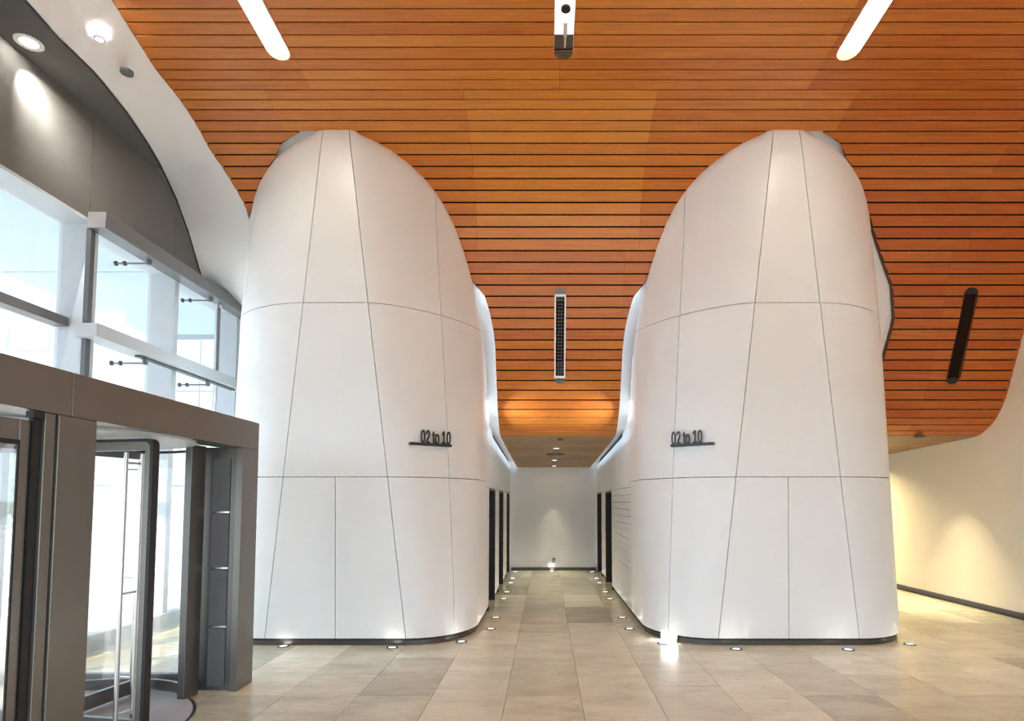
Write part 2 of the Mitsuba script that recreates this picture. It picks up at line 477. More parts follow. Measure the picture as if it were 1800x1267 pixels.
n_sl = 0
for i in range(NP - 1):
    row = 'A' if i < I_A else 'B' if i < I_B else 'C' if PROF[i, 1] > 2.98 else 'D'
    seams = {'A': ROW_A, 'B': ROW_B, 'C': ROW_C, 'D': ROW_D}[row]
    spans = []
    if i < i_split:
        a, b = shell_x(PROF[i, 0]), shell_x(PROF[i + 1, 0])
        spans.append(((a - 0.01, b - 0.01), (7.36, 7.36)))
    else:
        spans.append(((XC - wi(i), XC - wi(i + 1)), (XC + wi(i), XC + wi(i + 1))))
        spans.append(((XC + wo(i), XC + wo(i + 1)), (7.36, 7.36)))
        if i < i_v:
            a, b = shell_x(PROF[i, 0]), shell_x(PROF[i + 1, 0])
            c, d = XC - wo(i), XC - wo(i + 1)
            if c - a > 0.03: spans.append(((a - 0.01, min(b - 0.01, d - 0.004)), (c, d)))
    for L, R in spans:
        if row == 'D' and L[0] > 3 and PROF[i, 0] > 13.2: continue
        cuts = [L]
        mx = sorted([x for x in seams if max(L) + 0.05 < x < min(R) - 0.05])
        cuts += [(x, x) for x in mx] + [R]
        for k in range(len(cuts) - 1):
            xa, xb = cuts[k], cuts[k + 1]
            g = 0.0012
            pieces = [((xa[0] + g, xa[1] + g), (xb[0] - g, xb[1] - g), 0.0, 1.0)]
            for (cx, hw, s0, s1) in SLOT:
                f0, f1 = max(s0 - i, 0.0), min(s1 - i, 1.0)
                if f1 - f0 < 0.02: continue
                new = []
                for (p, q, g0, g1) in pieces:
                    if g0 > 0 or g1 < 1 or min(q) <= cx - hw or max(p) >= cx + hw: new.append((p, q, g0, g1)); continue
                    l, h = max(max(p), cx - hw), min(min(q), cx + hw)
                    if l > max(p): new.append((p, (l, l), 0.0, 1.0))
                    if h < min(q): new.append(((h, h), q, 0.0, 1.0))
                    if f0 > 0.02: new.append(((l, l), (h, h), 0.0, f0))
                    if f1 < 0.98: new.append(((l, l), (h, h), f1, 1.0))
                pieces = new
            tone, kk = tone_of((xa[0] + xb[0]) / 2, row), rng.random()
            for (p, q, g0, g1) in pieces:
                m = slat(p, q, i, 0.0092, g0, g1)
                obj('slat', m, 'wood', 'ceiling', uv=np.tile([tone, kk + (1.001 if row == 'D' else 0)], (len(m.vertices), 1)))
                n_sl += 1
print('slats', n_sl)

# ------------------------------------------------------------------ white shell band and grey wall on the entrance side
yE = np.concatenate([np.linspace(-4, 5, 4), np.linspace(5.3, 8.46, 24)])
E = [(shell_x(y), y, zc(y) - 0.012) for y in yE]
E += [(-4.24, 8.56, 5.45), (-4.15, 8.70, 5.0), (-4.1, 9.0, 4.75)]
Wk = np.array([(-4.80, -4, 6.5), (-4.83, 3.5, 6.5), (-4.885, 5.334, 6.5), (-4.94, 5.76, 6.5), (-4.95, 6.305, 6.5), (-5.07, 6.98, 6.5), (-5.24, 7.62, 6.5), (-5.42, 8.18, 6.5),
               (-5.495, 8.40, 6.46), (-5.495, 8.62, 6.30), (-5.495, 8.856, 6.053), (-5.495, 9.10, 5.73), (-5.495, 9.349, 5.357), (-5.495, 10.55, 5.24)])
Ek = [-4, 3.8, 5.74, 6.14, 6.73, 7.26, 7.68, 7.99, 8.09, 8.19, 8.29, 8.38, 8.46, 8.75]
tW = [np.interp(e[1], Ek + [9.2], list(range(len(Ek))) + [len(Ek) - 1]) for e in E]
W = [[float(np.interp(t, np.arange(len(Wk)), Wk[:, a])) for a in range(3)] for t in tW]
rows = []
for e, w in zip(E, W):
    e, w = np.array(e), np.array(w)
    rows.append([e + (w - e) * s for s in np.linspace(0, 1, 7)])
shell = grid(rows)
struct('trim_1', shell, 'plaster', 'wide white plaster band curving between the grey wall and the timber ceiling', smooth=True)
struct('trim_2', rod([np.array(w) + [0.0, 0, -0.006] for w in W[2:-2]], 0.011, 6), 'black', 'thin black shadow gap along the white plaster band')
# grey soffit up to the band
rows = [[(-5.5, w[1], 6.5), (w[0] - 0.005, w[1], 6.5)] for w in Wk[:8]]
struct('trim_3', grid(rows), 'grey_panel', 'grey soffit above the grey panel wall')
struct('wall_left', box(-5.85, -5.52, -4, 11.4, 5.2, 7.2), 'grey_panel', 'grey panelled wall above the entrance windows')
for (a, b) in ((-4, 2.2), (2.2, 3.74), (3.74, 5.37), (5.37, 7.005), (7.005, 8.63), (8.63, 11.4)):
    obj('panel', box(-5.52, -5.5, a + 0.004, b - 0.004, 5.20, 6.55), 'grey_panel', 'wall_left')

# ------------------------------------------------------------------ cores
Z1, Z2 = 2.118, 4.38


def make_core(side, label, doors):
    k = thing('elevator_core', label, 'elevator core')
    # dark body behind the panel joints
    body = [core_patch(side, qy(9.35), 5.0, 0.06, 7.0, -0.024, 0, 0, nq=72, nz=24), core_patch(side, 0.0, qy(9.35), 2.03, 7.0, -0.024, 0, 0, nq=30, nz=8),
            core_patch(side, 0.0, qy(9.35), 0.0, 2.06, -0.30, 0, 0, nq=4, nz=2, top=False)]
    obj('body', cat(*body), 'core_dark', k, smooth=40)
    obj('plinth', core_patch(side, qy(9.6), 5.0, 0.0, 0.10, -0.035, 0, 0, nq=70, nz=2, top=False), 'plinth', k, smooth=40, label='dark recessed plinth')
    sp, so = 1.50, 3.62
    pan = lambda q0, q1, z0, z1, **kw: obj('panel', core_patch(side, q0, q1, z0, z1, **kw), 'panel', k, smooth=35)
    # bottom row
    qa = qy(9.55)
    for (q0, q1) in ((qa, sp), (sp, 2.0), (2.0, 2.50), (2.50, 3.0), (3.0, so), (so, 5.0)): pan(q0, q1, 0.085, Z1)
    for (q0, q1) in ((qa, sp), (sp, 2.0), (2.0, 3.0), (3.0, so), (so, 5.0)): pan(q0, q1, Z1, Z2, nz=14)
    for (q0, q1) in ((0.985, sp), (sp, 2.0), (2.0, 3.0), (3.0, so), (so, 5.0)): pan(q0, q1, Z2, 7.0, nz=22)
    # corridor side
    ys = [9.55, 10.6, 11.75, 12.9, 14.05, 15.89]
    for a, b in zip(ys[:-1], ys[1:]): pan(qy(b), qy(a), Z1 - 0.085, Z2 - 0.2)
    edges = [9.55] + [v for d in doors for v in d] + [15.89]
    for a, b in zip(edges[::2], edges[1::2]):
        if b - a < 0.03: continue
        if side > 0 and a == 9.55:
            hs = [0.085, 0.72] + list(np.linspace(0.84, Z1 - 0.085, 11))
            for z0, z1 in zip(hs[:-1], hs[1:]):
                obj('board', core_patch(side, qy(b), qy(a), z0, z1, gap=0.006, depth=0.022, nz=2, top=False), 'panel', k)
        else:
            pan(qy(b), qy(a), 0.085, Z1 - 0.085, top=False, nz=2)
        obj('plinth', box(XC + side * (RI + 0.035), XC + side * (RI + 0.06), a, b, 0, 0.10), 'plinth', k)
    for (a, b) in doors:
        xo, xi = XC + side * (RI - 0.004), XC + side * (RI + 0.29)
        fr = cat(box(xo, xi, a, a + 0.035, 0, Z1 - 0.09), box(xo, xi, b - 0.035, b, 0, Z1 - 0.09), box(xo, xi, a, b, Z1 - 0.125, Z1 - 0.09))
        d = obj('elevator_door', cat(box(XC + side * (RI + 0.25), xi, a + 0.035, (a + b) / 2 - 0.003, 0.005, Z1 - 0.125), box(XC + side * (RI + 0.25), xi, (a + b) / 2 + 0.003, b - 0.035, 0.005, Z1 - 0.125)), 'door_dark', k, label='dark pair of elevator doors in a deep recess')
        obj('frame', fr, 'door_dark', d)
    return k


left_core = make_core(-1, 'tall white panel-clad curved core beside the revolving door', [(9.98, 11.15), (12.1, 13.25), (14.45, 15.5)])
right_core = make_core(1, 'tall white panel-clad curved core beside the cream passage wall', [(12.35, 13.6), (14.6, 15.8)])
# emissive patch in place of a blown-out light spot on the right core plinth
obj('plinth_hot_spot', core_patch(1, 1.415, 1.60, 0.004, 0.125, 0.004, 0, 0, nq=8, nz=2, top=False), 'white_paint', right_core, emit=(3, 3, 3.1), label='glowing patch standing for a light hot spot on the plinth')


# ------------------------------------------------------------------ floor sign lettering on the cores
def sign(side):
    k = thing('floor_sign', 'black raised 02 to 10 lettering on the %s core, left of its seam' % 'left' if side < 0 else 'black raised 02 to 10 lettering on the right core, right of its seam', 'sign')
    z = 2.555
    A, B = np.array([XC + side * 1.505, 8.02]), np.array([XC + side * 1.985, 7.70])
    if side < 0: A, B = B, A
    d = (B - A) / np.linalg.norm(B - A); n = np.array([d[1], -d[0]])      # n points to the room
    L = np.linalg.norm(B - A)
    R = np.eye(4); R[:3, 0] = [d[0], d[1], 0]; R[:3, 1] = [0, 0, 1]; R[:3, 2] = [n[0], n[1], 0]
    t = meshkit.text_mesh('02 to 10', 0.165, depth=0.022, bold=True)
    w = t.bounds[1][0] - t.bounds[0][0]
    want = 0.42
    t.apply_scale([want / w, 1, 1])
    x0 = L - want - 0.01 if side < 0 else 0.01
    t.apply_translation([x0 - t.bounds[0][0], 0.012, 0.05]); t.apply_transform(R); t.apply_translation([A[0], A[1], z])
    obj('lettering', t, 'letter', k, label='raised characters 02 to 10')
    bar = box(0, L, -0.022, 0.012, 0.0, 0.085, 0.003); bar.apply_transform(R); bar.apply_translation([A[0], A[1], z])
    obj('shelf', bar, 'letter', k)
    st = cat(*[box(x - 0.012, x + 0.012, -0.012, 0.004, -0.16, 0.01) for x in (0.08, L - 0.08)]); st.apply_transform(R); st.apply_translation([A[0], A[1], z])
    obj('bracket', st, 'letter', k)


sign(-1); sign(1)


# ------------------------------------------------------------------ lamps
def uplight(x, y, label, group=None, power=2.0):
    k = thing('floor_uplight', label, 'floor light', group)
    obj('rim', ring([x, y, 0.004], 0.045, 0.072, 0.008, 28), 'dark_steel', k, smooth=30)
    obj('lens', disk([x, y, 0.002], 0.046, 0.006, 24), 'white_paint', k, emit=(power, power * 0.97, power * 0.88))


ORD = ['nearest', 'second', 'third', 'fourth', 'fifth', 'sixth', 'seventh']
YU = [8.59, 9.42, 11.23, 12.07, 13.41, 14.2, 15.52]
for s, nm in ((-1, 'left'), (1, 'right')):
    for o, y in zip(ORD, YU):
        uplight(XC + s * 0.985, y, f'small round in-floor light, {o} of the row along the corridor\'s {nm} side')
uplight(-3.279, 7.574, 'small round in-floor light at the outer left of the left core')
uplight(-1.901, 7.50, 'small round in-floor light in front of the left core, middle of its three')
uplight(-1.092, 7.816, 'small round in-floor light before the rounded corner of the left core')
uplight(1.49, 7.74, 'small round in-floor light beside the painted hot spot on the plinth of the right core')
uplight(2.325, 7.43, 'small round in-floor light in front of the right core, left of two')
uplight(3.682, 7.40, 'small round in-floor light in front of the right core, right of two')
uplight(4.6, 7.68, 'small round in-floor light at the outer right corner of the right core')
uplight(0.15, 15.78, 'small round in-floor light before the end wall of the corridor', power=5)


def downlight(x, y, z, label, r=0.05, emit=(6, 5, 3.4), group=None):
    k = thing('downlight', label, 'ceiling light', group)
    obj('trim_ring', ring([x, y, z - 0.004], r * 0.8, r * 1.25, 0.008, 28), 'white_paint', k, smooth=30)
    obj('lamp', disk([x, y, z - 0.001], r * 0.82, 0.004, 24), 'white_paint', k, emit=emit)


def spot(name, p, q, power, cut, beam=None):
    scene[name] = {'type': 'spot', 'to_world': T().look_at(origin=list(p), target=list(q), up=[0.1, 1, 0.05]), 'intensity': {'type': 'rgb', 'value': list(power)}, 'cutoff_angle': cut, 'beam_width': beam or cut * 0.5, 'sampling_weight': 6.0}


for o, y in zip(('nearest', 'second', 'third'), (11.7, 14.0, 15.45)):
    downlight(XC, y, zc(y), f'small round downlight in the corridor ceiling, {o} of three')
spot('spot_corridor', (XC, 15.45, 2.68), (XC, 15.47, 0), (1.0, .9, .62), 24, 4)
spot('spot_corridor_near', (XC, 11.7, 2.8), (XC, 11.7, 0), (0.6, 0.52, .36), 42, 10)
spot('spot_corridor_mid', (XC, 14.0, 2.75), (XC, 14.0, 0), (0.6, 0.52, .36), 42, 10)
downlight(-5.30, 5.85, 6.5, 'round downlight in the grey soffit beside the white band', 0.10, (7, 6.8, 6.3))
spot('spot_grey_wall', (-5.28, 5.86, 6.44), (-5.5, 6.60, 5.70), (2.2, 2.13, 2.0), 40, 6)
ye = 6.1; w_ = np.array([-4.66, 6.12, 6.62])
downlight(-4.68, 5.98, 6.64, 'round downlight in the white band near the timber', 0.045, (12, 11.6, 11))
k = thing('smoke_detector', 'pale round detector on the white band near the timber', 'detector'); obj('body', disk([-4.70, 6.42, 6.605], 0.065, 0.03, 28), 'grey_steel', k, smooth=30)
spot('spot_passage', (6.45, 10.6, 2.83), (6.75, 10.5, 0), (4.2, 3.5, 2.2), 31, 1)
spot('spot_passage_far', (6.2, 13.4, 2.74), (6.8, 13.2, 0), (4.5, 3.5, 1.8), 66, 2)
k = thing('ceiling_sensor', 'small dark sensor in the flat timber over the passage', 'sensor')
obj('body', box(6.25, 6.37, 9.98, 10.10, 2.885, 2.915, 0.006), 'dark_steel', k)
k = thing('round_diffuser', 'round dark air diffuser in the corridor ceiling', 'air diffuser')
yd = 12.75
for r0, r1, t in ((0.15, 0.20, 0.02), (0.09, 0.135, 0.03), (0.0, 0.075, 0.036)):
    obj('ring', ring([XC + 0.0, yd, zc(yd) - t / 2], max(r0, 0.001), r1, t, 32), 'bronze', k, smooth=30)
k = thing('smoke_detector', 'small dark detector at the front of the corridor ceiling', 'detector')
obj('body', disk([XC + 0.05, 10.45, zc(10.45) - 0.012], 0.05, 0.024, 24), 'dark_steel', k, smooth=30)
k = thing('wall_outlet', 'small outlet plate low on the corridor end wall', 'outlet')
obj('plate', box(XC - 0.045, XC + 0.045, YE - 0.008, YE, 0.20, 0.33, 0.003), 'grey_steel', k)
obj('socket', cat(*[box(XC - 0.018, XC + 0.018, YE - 0.011, YE - 0.006, z, z + 0.03) for z in (0.22, 0.28)]), 'dark_steel', k)

# cove lamps in the gap beside the corridor ceiling
for s, nm in ((-1, 'left'), (1, 'right')):
    k = thing('cove_lamp', f'bright white lamp strip in the gap at the {nm} edge of the timber', 'light strip')
    pts = [(XC + s * (wi(i) - 0.045), *(lift(i, 0.085))) for i in range(izz(5.1), NP - 1, 2)]
    r_ = rod(pts, 0.008, 6)
    obj('strip', r_, 'white_paint', k, weight=6.0, emit=(0.65, 0.82, 1.0) if s < 0 else (0.5, 0.65, 0.85))
    spot(f'added_spot_cove_{nm}', (XC + s * (RI - 0.03), 9.20, 3.08), (XC + s * 0.55, 9.52, 3.18), (0.45, 0.5, 0.58), 36, 3)  # added spot, makes the bright patches on the lowest slats
    P = [lift(i, -0.05) for i in (izz(3.45), izz(3.12))]
    obj('added_end_lamp', cyl((XC + s * (RI - 0.012), *P[0]), (XC + s * (RI - 0.012), *P[1]), 0.010, 8), 'white_paint', k, emit=(0.6, 0.7, 0.8))  # added glowing bar, serves as fixture for the added spot


# slots in the timber
def seg_box(x0, x1, pa, pb, h0, h1):
    """Box between two profile points (y, z), from h0 to h1 behind the wood face."""
    pa, pb = np.array(pa), np.array(pb); t = (pb - pa) / np.linalg.norm(pb - pa); n = np.array([t[1], -t[0]])
    V = []
    for x in (x0, x1):
        for p in (pa, pb):
            for h in (h0, h1):
                v = p - n * h; V.append([x, v[0], v[1]])
    return trimesh.convex.convex_hull(np.array(V))


def half_disk(x, p, t, r, h0, h1, n=14):
    t = np.asarray(t) / np.linalg.norm(t); nn = np.array([t[1], -t[0]])
    V = []
    for h in (h0, h1):
        for a in np.linspace(-math.pi / 2, math.pi / 2, n):
            v = np.array(p) + t * math.cos(a) * r - nn * h
            V.append([x + r * math.sin(a), v[0], v[1]])
    return trimesh.convex.convex_hull(np.array(V))


pa, pb = pat(C0), pat(C1)
tt = (pb - pa) / np.linalg.norm(pb - pa)
k = thing('linear_diffuser', 'long white-framed air grille with black mesh in the timber between the cores', 'air grille')
cx, hw = 0.214, 0.088
nn = np.array([tt[1], -tt[0]])
bow = max(float((PROF[i] - pa) @ nn) for i in range(int(C0) + 1, int(C1) + 1)) ; bow = max(bow, 0)
obj('recess', seg_box(cx - hw, cx + hw, pa, pb, 0.034, 0.038), 'black', k)
fr = [seg_box(cx - hw, cx - hw + 0.024, pa, pb, -0.004 - bow, 0.03), seg_box(cx + hw - 0.024, cx + hw, pa, pb, -0.004 - bow, 0.03),
      seg_box(cx - hw, cx + hw, pa, pa + tt * 0.035, -0.004 - bow, 0.03), seg_box(cx - hw, cx + hw, pb - tt * 0.035, pb, -0.004 - bow, 0.03)]
obj('frame', cat(*fr), 'white_paint', k)
L = np.linalg.norm(pb - pa)
for s in np.arange(0.09, L - 0.06, 0.052):
    obj('cross_bar', seg_box(cx - hw + 0.024, cx + hw - 0.024, pa + tt * s, pa + tt * (s + 0.005), 0.006, 0.012), 'grey_steel', k)
for x in (-0.02, 0.02):
    obj('long_bar', seg_box(cx + x - 0.002, cx + x + 0.002, pa + tt * 0.035, pb - tt * 0.035, 0.007, 0.013), 'grey_steel', k)
obj('end_cap', half_disk(cx, pa, -tt, hw, -0.002, 0.01), 'bronze', k, label='dark rounded end'); obj('end_cap', half_disk(cx, pb, tt, hw, -0.002, 0.01), 'bronze', k, label='dark rounded end')
k = thing('ceiling_slot', 'dark rounded slot in the timber above the passage', 'ceiling slot')
cx, hw = 6.43, 0.10
obj('recess', seg_box(cx - hw, cx + hw, pa, pb, 0.12, 0.125), 'black', k)
obj('lining', cat(seg_box(cx - hw - 0.004, cx - hw, pa, pb, -0.003 - bow, 0.12), seg_box(cx + hw, cx + hw + 0.004, pa, pb, -0.003 - bow, 0.12)), 'wood_edge', k)
obj('end_cap', half_disk(cx, pa, -tt, hw, -0.002, 0.01), 'black', k); obj('end_cap', half_disk(cx, pb, tt, hw, -0.002, 0.01), 'black', k)

ta, tb = PROF[0] - [1.3, -0.06], pat(T1)
tt2 = (tb - ta) / np.linalg.norm(tb - ta)
for cx, nm in ((-3.02, 'left'), (3.41, 'right')):
    k = thing('slot_light', f'bright linear light slot overhead in the timber, above the {nm} core', 'ceiling light')
    obj('lamp', seg_box(cx - 0.118, cx + 0.118, ta, tb, 0.026, 0.030), 'white_paint', k, weight=4.0, emit=(3.0, 2.75, 2.25))
    obj('lining', cat(seg_box(cx - 0.124, cx - 0.12, ta, tb, -0.003, 0.03), seg_box(cx + 0.12, cx + 0.124, ta, tb, -0.003, 0.03)), 'white_paint', k)
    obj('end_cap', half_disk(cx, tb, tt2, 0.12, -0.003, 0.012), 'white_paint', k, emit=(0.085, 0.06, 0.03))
k = thing('ceiling_slot', 'white slot overhead at the middle of the timber with a round hole and a nozzle', 'ceiling slot')
cx = 0.195
obj('back_plate', seg_box(cx - 0.105, cx + 0.105, ta, pat(T1 - 1) - tt2 * 0.03, 0.036, 0.039), 'white_paint', k, emit=(0.075, 0.072, 0.064))  # plate itself glows, in place of lamp light inside the slot
obj('dark_end', seg_box(cx - 0.105, cx + 0.105, pat(T1 - 1) - tt2 * 0.03, tb, 0.030, 0.039), 'bronze', k)
obj('lining', cat(seg_box(cx - 0.108, cx - 0.105, ta, tb, -0.003, 0.03), seg_box(cx + 0.105, cx + 0.108, ta, tb, -0.003, 0.03)), 'white_paint', k)
obj('end_cap', half_disk(cx, tb, tt2, 0.105, -0.002, 0.01), 'bronze', k)
c = PROF[2] + tt2 * 0.02
hole = trimesh.creation.cylinder(radius=0.048, height=0.02, sections=24); hole.apply_translation([cx + 0.01, c[0], c[1] + 0.022])
obj('camera_hole', hole, 'black', k, label='round black hole')
c = pat(T1 - 1)
noz = cat(cyl((cx + 0.012, c[0] - 0.22, c[1] + 0.02), (cx + 0.012, c[0] - 0.07, c[1] - 0.015), 0.022, 16), cyl((cx + 0.012, c[0] - 0.08, c[1] - 0.013), (cx + 0.012, c[0] + 0.06, c[1] - 0.04), 0.013, 14))
obj('nozzle', noz, 'chrome', k, smooth=30, label='chrome nozzle')

# ------------------------------------------------------------------ upper entrance glazing on the left
FINS = [(5.40, 'white fin of the glazing just left of the picture'), (7.06, 'white fin of the entrance glazing at the near end of the steel beams'),
        (8.68, 'white fin of the entrance glazing at the middle of the steel beams'), (10.46, 'white fin of the entrance glazing farthest away, against the left core')]
for n_, (y, text) in enumerate(FINS):
    struct(f'trim_{n_ + 4}', box(-5.9, -5.5, y, y + 0.10, 0.0 if y > 6.3 else 2.62, 5.2), 'white_steel', text)
struct('trim_20', box(-5.9, -5.5, -4, 11.4, 5.165, 5.205), 'white_steel', 'white head over the upper entrance windows')
PANES = [(-4.0, 5.40, 'clear pane of the upper glazing beside the camera'), (5.40, 7.06, 'nearest clear pane, above the portal and crossed by a thin transom'), (7.06, 8.68, 'clear pane between the near and the middle white fin'),
         (8.68, 10.46, 'clear pane behind the slim steel post'), (10.46, 11.4, 'last clear pane behind the left core')]
for n_, (a, b, text) in enumerate(PANES):
    z0 = 2.62 if b < 7.2 else 0.2
    struct(f'window_{n_ + 1}', quad((-5.86, a + 0.1, z0), (-5.86, b, z0), (-5.86, b, 5.17), (-5.86, a + 0.1, 5.17)), 'glass', text)
k = thing('glazing_beam', 'grey steel beam along the top of the glazing beyond the revolving door', 'beam')
obj('beam', box(-5.5, -5.28, 6.97, 10.6, 5.075, 5.275, 0.006), 'grey_steel', k)
obj('edge_plate', box(-5.52, -5.46, 6.99, 7.06, 2.7, 5.08, 0.003), 'dark_steel', k)
k = thing('glazing_beam', 'pale steel beam at mid height of the glazing beyond the revolving door', 'beam')
obj('beam', box(-5.56, -5.28, 6.92, 10.6, 3.74, 3.905, 0.006), 'white_steel', k)
obj('under_channel', box(-5.44, -5.36, 7.8, 10.2, 3.715, 3.742), 'dark_steel', k)
k = thing('glazing_beam', 'thin grey transom across the nearest upper window', 'beam')
obj('beam', box(-5.92, -5.74, -2.7, 7.07, 3.90, 4.01, 0.004), 'grey_steel', k)
k = thing('steel_rod', 'slim vertical steel post in front of the far upper window', 'post')
obj('upper_tube', cyl((-5.42, 9.72, 3.9), (-5.42, 9.72, 5.08), 0.028, 12), 'grey_steel', k, smooth=30)
obj('lower_tube', cyl((-5.42, 9.72, 2.35), (-5.42, 9.72, 3.74), 0.018, 12), 'chrome', k, smooth=30)
for za, zb, r_ in ((5.0, 5.08, 0.05), (2.95, 3.02, 0.035), (3.22, 3.27, 0.035)): obj('collar', cyl((-5.42, 9.72, za), (-5.42, 9.72, zb), r_, 14), 'chrome', k, smooth=30)
for (y, z, nm) in ((7.93, 5.03, 'top beam beside the near fin'), (9.42, 5.03, 'top beam beside the slim post'), (7.93, 3.66, 'mid beam beside the near fin'), (9.42, 3.66, 'mid beam beside the slim post')):
    k = thing('glass_fitting', f'steel point fitting reaching to the glass under the {nm}', 'glass fitting')
    obj('arm', cyl((-5.42, y, z), (-5.84, y, z), 0.013, 10), 'grey_steel', k, smooth=30)
    obj('boss', cyl((-5.39, y, z - 0.02), (-5.39, y, z + 0.05), 0.035, 14), 'grey_steel', k, smooth=30)
    for x in (-5.72, -5.84):
        obj('disc', cyl((x - 0.012, y, z), (x + 0.012, y, z), 0.032, 14), 'dark_steel', k, smooth=30)
struct('trim_21', box(-5.95, -5.45, 6.15, 11.4, 0.0, 0.2), 'white_steel', 'low white sill under the entrance glazing')

# ------------------------------------------------------------------ entrance portal
k = thing('entrance_portal', 'brushed metal portal framing the revolving door', 'door portal')
for a, b in ((-4, -0.6), (-0.6, 1.4), (1.4, 3.69), (3.69, 6.11)):
    obj('header_panel', box(-3.2, -2.95, a + 0.002, b - 0.002, 2.33, 2.605, 0.003), 'portal', k)
obj('top_deck', box(-5.9, -3.2, -4, 6.11, 2.50, 2.605), 'portal', k)
obj('soffit', box(-5.9, -3.2, -4, 5.95, 2.36, 2.40), 'grey_steel', k)
obj('pier', box(-3.08, -2.952, 3.60, 3.905, 0, 2.33, 0.004), 'portal', k)
obj('pier', box(-3.00, -2.965, 3.515, 3.592, 0, 2.33, 0.004), 'portal', k)
obj('pier', box(-3.02, -2.95, 5.80, 6.11, 0, 2.33, 0.004), 'portal', k)
obj('jamb', box(-3.36, -3.02, 5.84, 6.09, 0, 2.33, 0.004), 'bronze', k)
zz = [0.03, 0.60, 1.16, 1.70, 2.24]
for a, b in zip(zz[:-1], zz[1:]):
    obj('inset_panel', box(-3.25, -3.085, 5.828, 5.841, a + 0.012, b - 0.012, 0.002), 'inset', k)
obj('inset_trim', cat(*[box(-3.25, -3.085, 5.832, 5.842, z - 0.008, z + 0.008) for z in zz[1:-1]]), 'chrome', k)
obj('side_pane', quad((-3.36, 5.98, 0), (-5.5, 5.98, 0), (-5.5, 5.98, 2.36), (-3.36, 5.98, 2.36)), 'glass', k)
obj('side_frame', cat(box(-5.5, -5.42, 5.94, 6.02, 0, 2.36), box(-5.5, -3.3, 5.95, 6.01, 0, 0.12)), 'grey_steel', k)

# swing door left of the portal pier
k = thing('swing_door', 'glass swing door with metal frame at the left edge of the picture', 'door')
dx0, dx1 = -3.012, -2.998
obj('stile', box(dx0, dx1, 3.385, 3.455, 0.01, 2.27, 0.003), 'portal', k); obj('stile', box(dx0, dx1, 2.45, 2.52, 0.01, 2.27, 0.003), 'portal', k)
obj('top_rail', box(dx0, dx1, 2.52, 3.385, 2.15, 2.27, 0.003), 'portal', k); obj('bottom_rail', box(dx0, dx1, 2.52, 3.385, 0.01, 0.14, 0.003), 'portal', k)
obj('seal', cat(box(dx1 - 0.004, dx1 + 0.003, 3.374, 3.387, 0.14, 2.15), box(dx1 - 0.004, dx1 + 0.003, 2.52, 3.385, 2.125, 2.152)), 'black', k)
obj('pane', quad((-3.003, 2.52, 0.14), (-3.003, 3.385, 0.14), (-3.003, 3.385, 2.15), (-3.003, 2.52, 2.15)), 'glass', k)
obj('hinge_gap', box(-3.012, -2.985, 3.457, 3.513, 0, 2.33), 'black', k)
obj('closer', box(-3.0, -2.955, 3.42, 3.50, 2.285, 2.325), 'black', k)

# ------------------------------------------------------------------ revolving door
k = thing('revolving_door', 'glass revolving door with metal wings in the portal', 'revolving door')
DC, DR, WR = np.array([-4.0, 4.80]), 1.085, 0.99
obj('floor_mat', disk([DC[0], DC[1], 0.003], 1.06, 0.006, 64), 'mat', k, label='round grey floor mat')
obj('floor_ring', ring([DC[0], DC[1], 0.004], 1.06, 1.085, 0.009, 64), 'chrome', k)
obj('canopy', disk([DC[0], DC[1], 2.335], 1.02, 0.05, 48), 'white_steel', k, smooth=30)
obj('shaft', cyl((*DC, 0), (*DC, 2.31), 0.045, 20), 'chrome', k, smooth=30)
for a0, a1 in ((51, 129), (-129, -51)):
    an = np.radians(np.linspace(a0, a1, 20))
    g = grid([[(DC[0] + DR * math.cos(a), DC[1] + DR * math.sin(a), z) for z in (0.1, 2.31)] for a in an])
    obj('curved_pane', g, 'glass', k, smooth=True)
    obj('top_seal', rod([(DC[0] + DR * math.cos(a), DC[1] + DR * math.sin(a), 2.285) for a in an], 0.012, 6), 'black', k)
    obj('curved_sill', cat(grid([[(DC[0] + r * math.cos(a), DC[1] + r * math.sin(a), z) for r, z in ((DR - 0.02, 0), (DR - 0.02, 0.1), (DR + 0.02, 0.1), (DR + 0.02, 0))] for a in an])), 'portal', k, smooth=30)
    for a in (an[0], an[-1]):
        c = DC + (DR + 0.0) * np.array([math.cos(a), math.sin(a)])
        b = box(-0.09, 0.09, -0.035, 0.035, 0, 2.33, 0.004)
        b.apply_transform(trimesh.transformations.rotation_matrix(a + (0.5 if c[1] > DC[1] else -0.5) * (1 if c[0] > DC[0] else -1), [0, 0, 1])); b.apply_translation([*c, 0])
        obj('end_post', b, 'bronze', k)


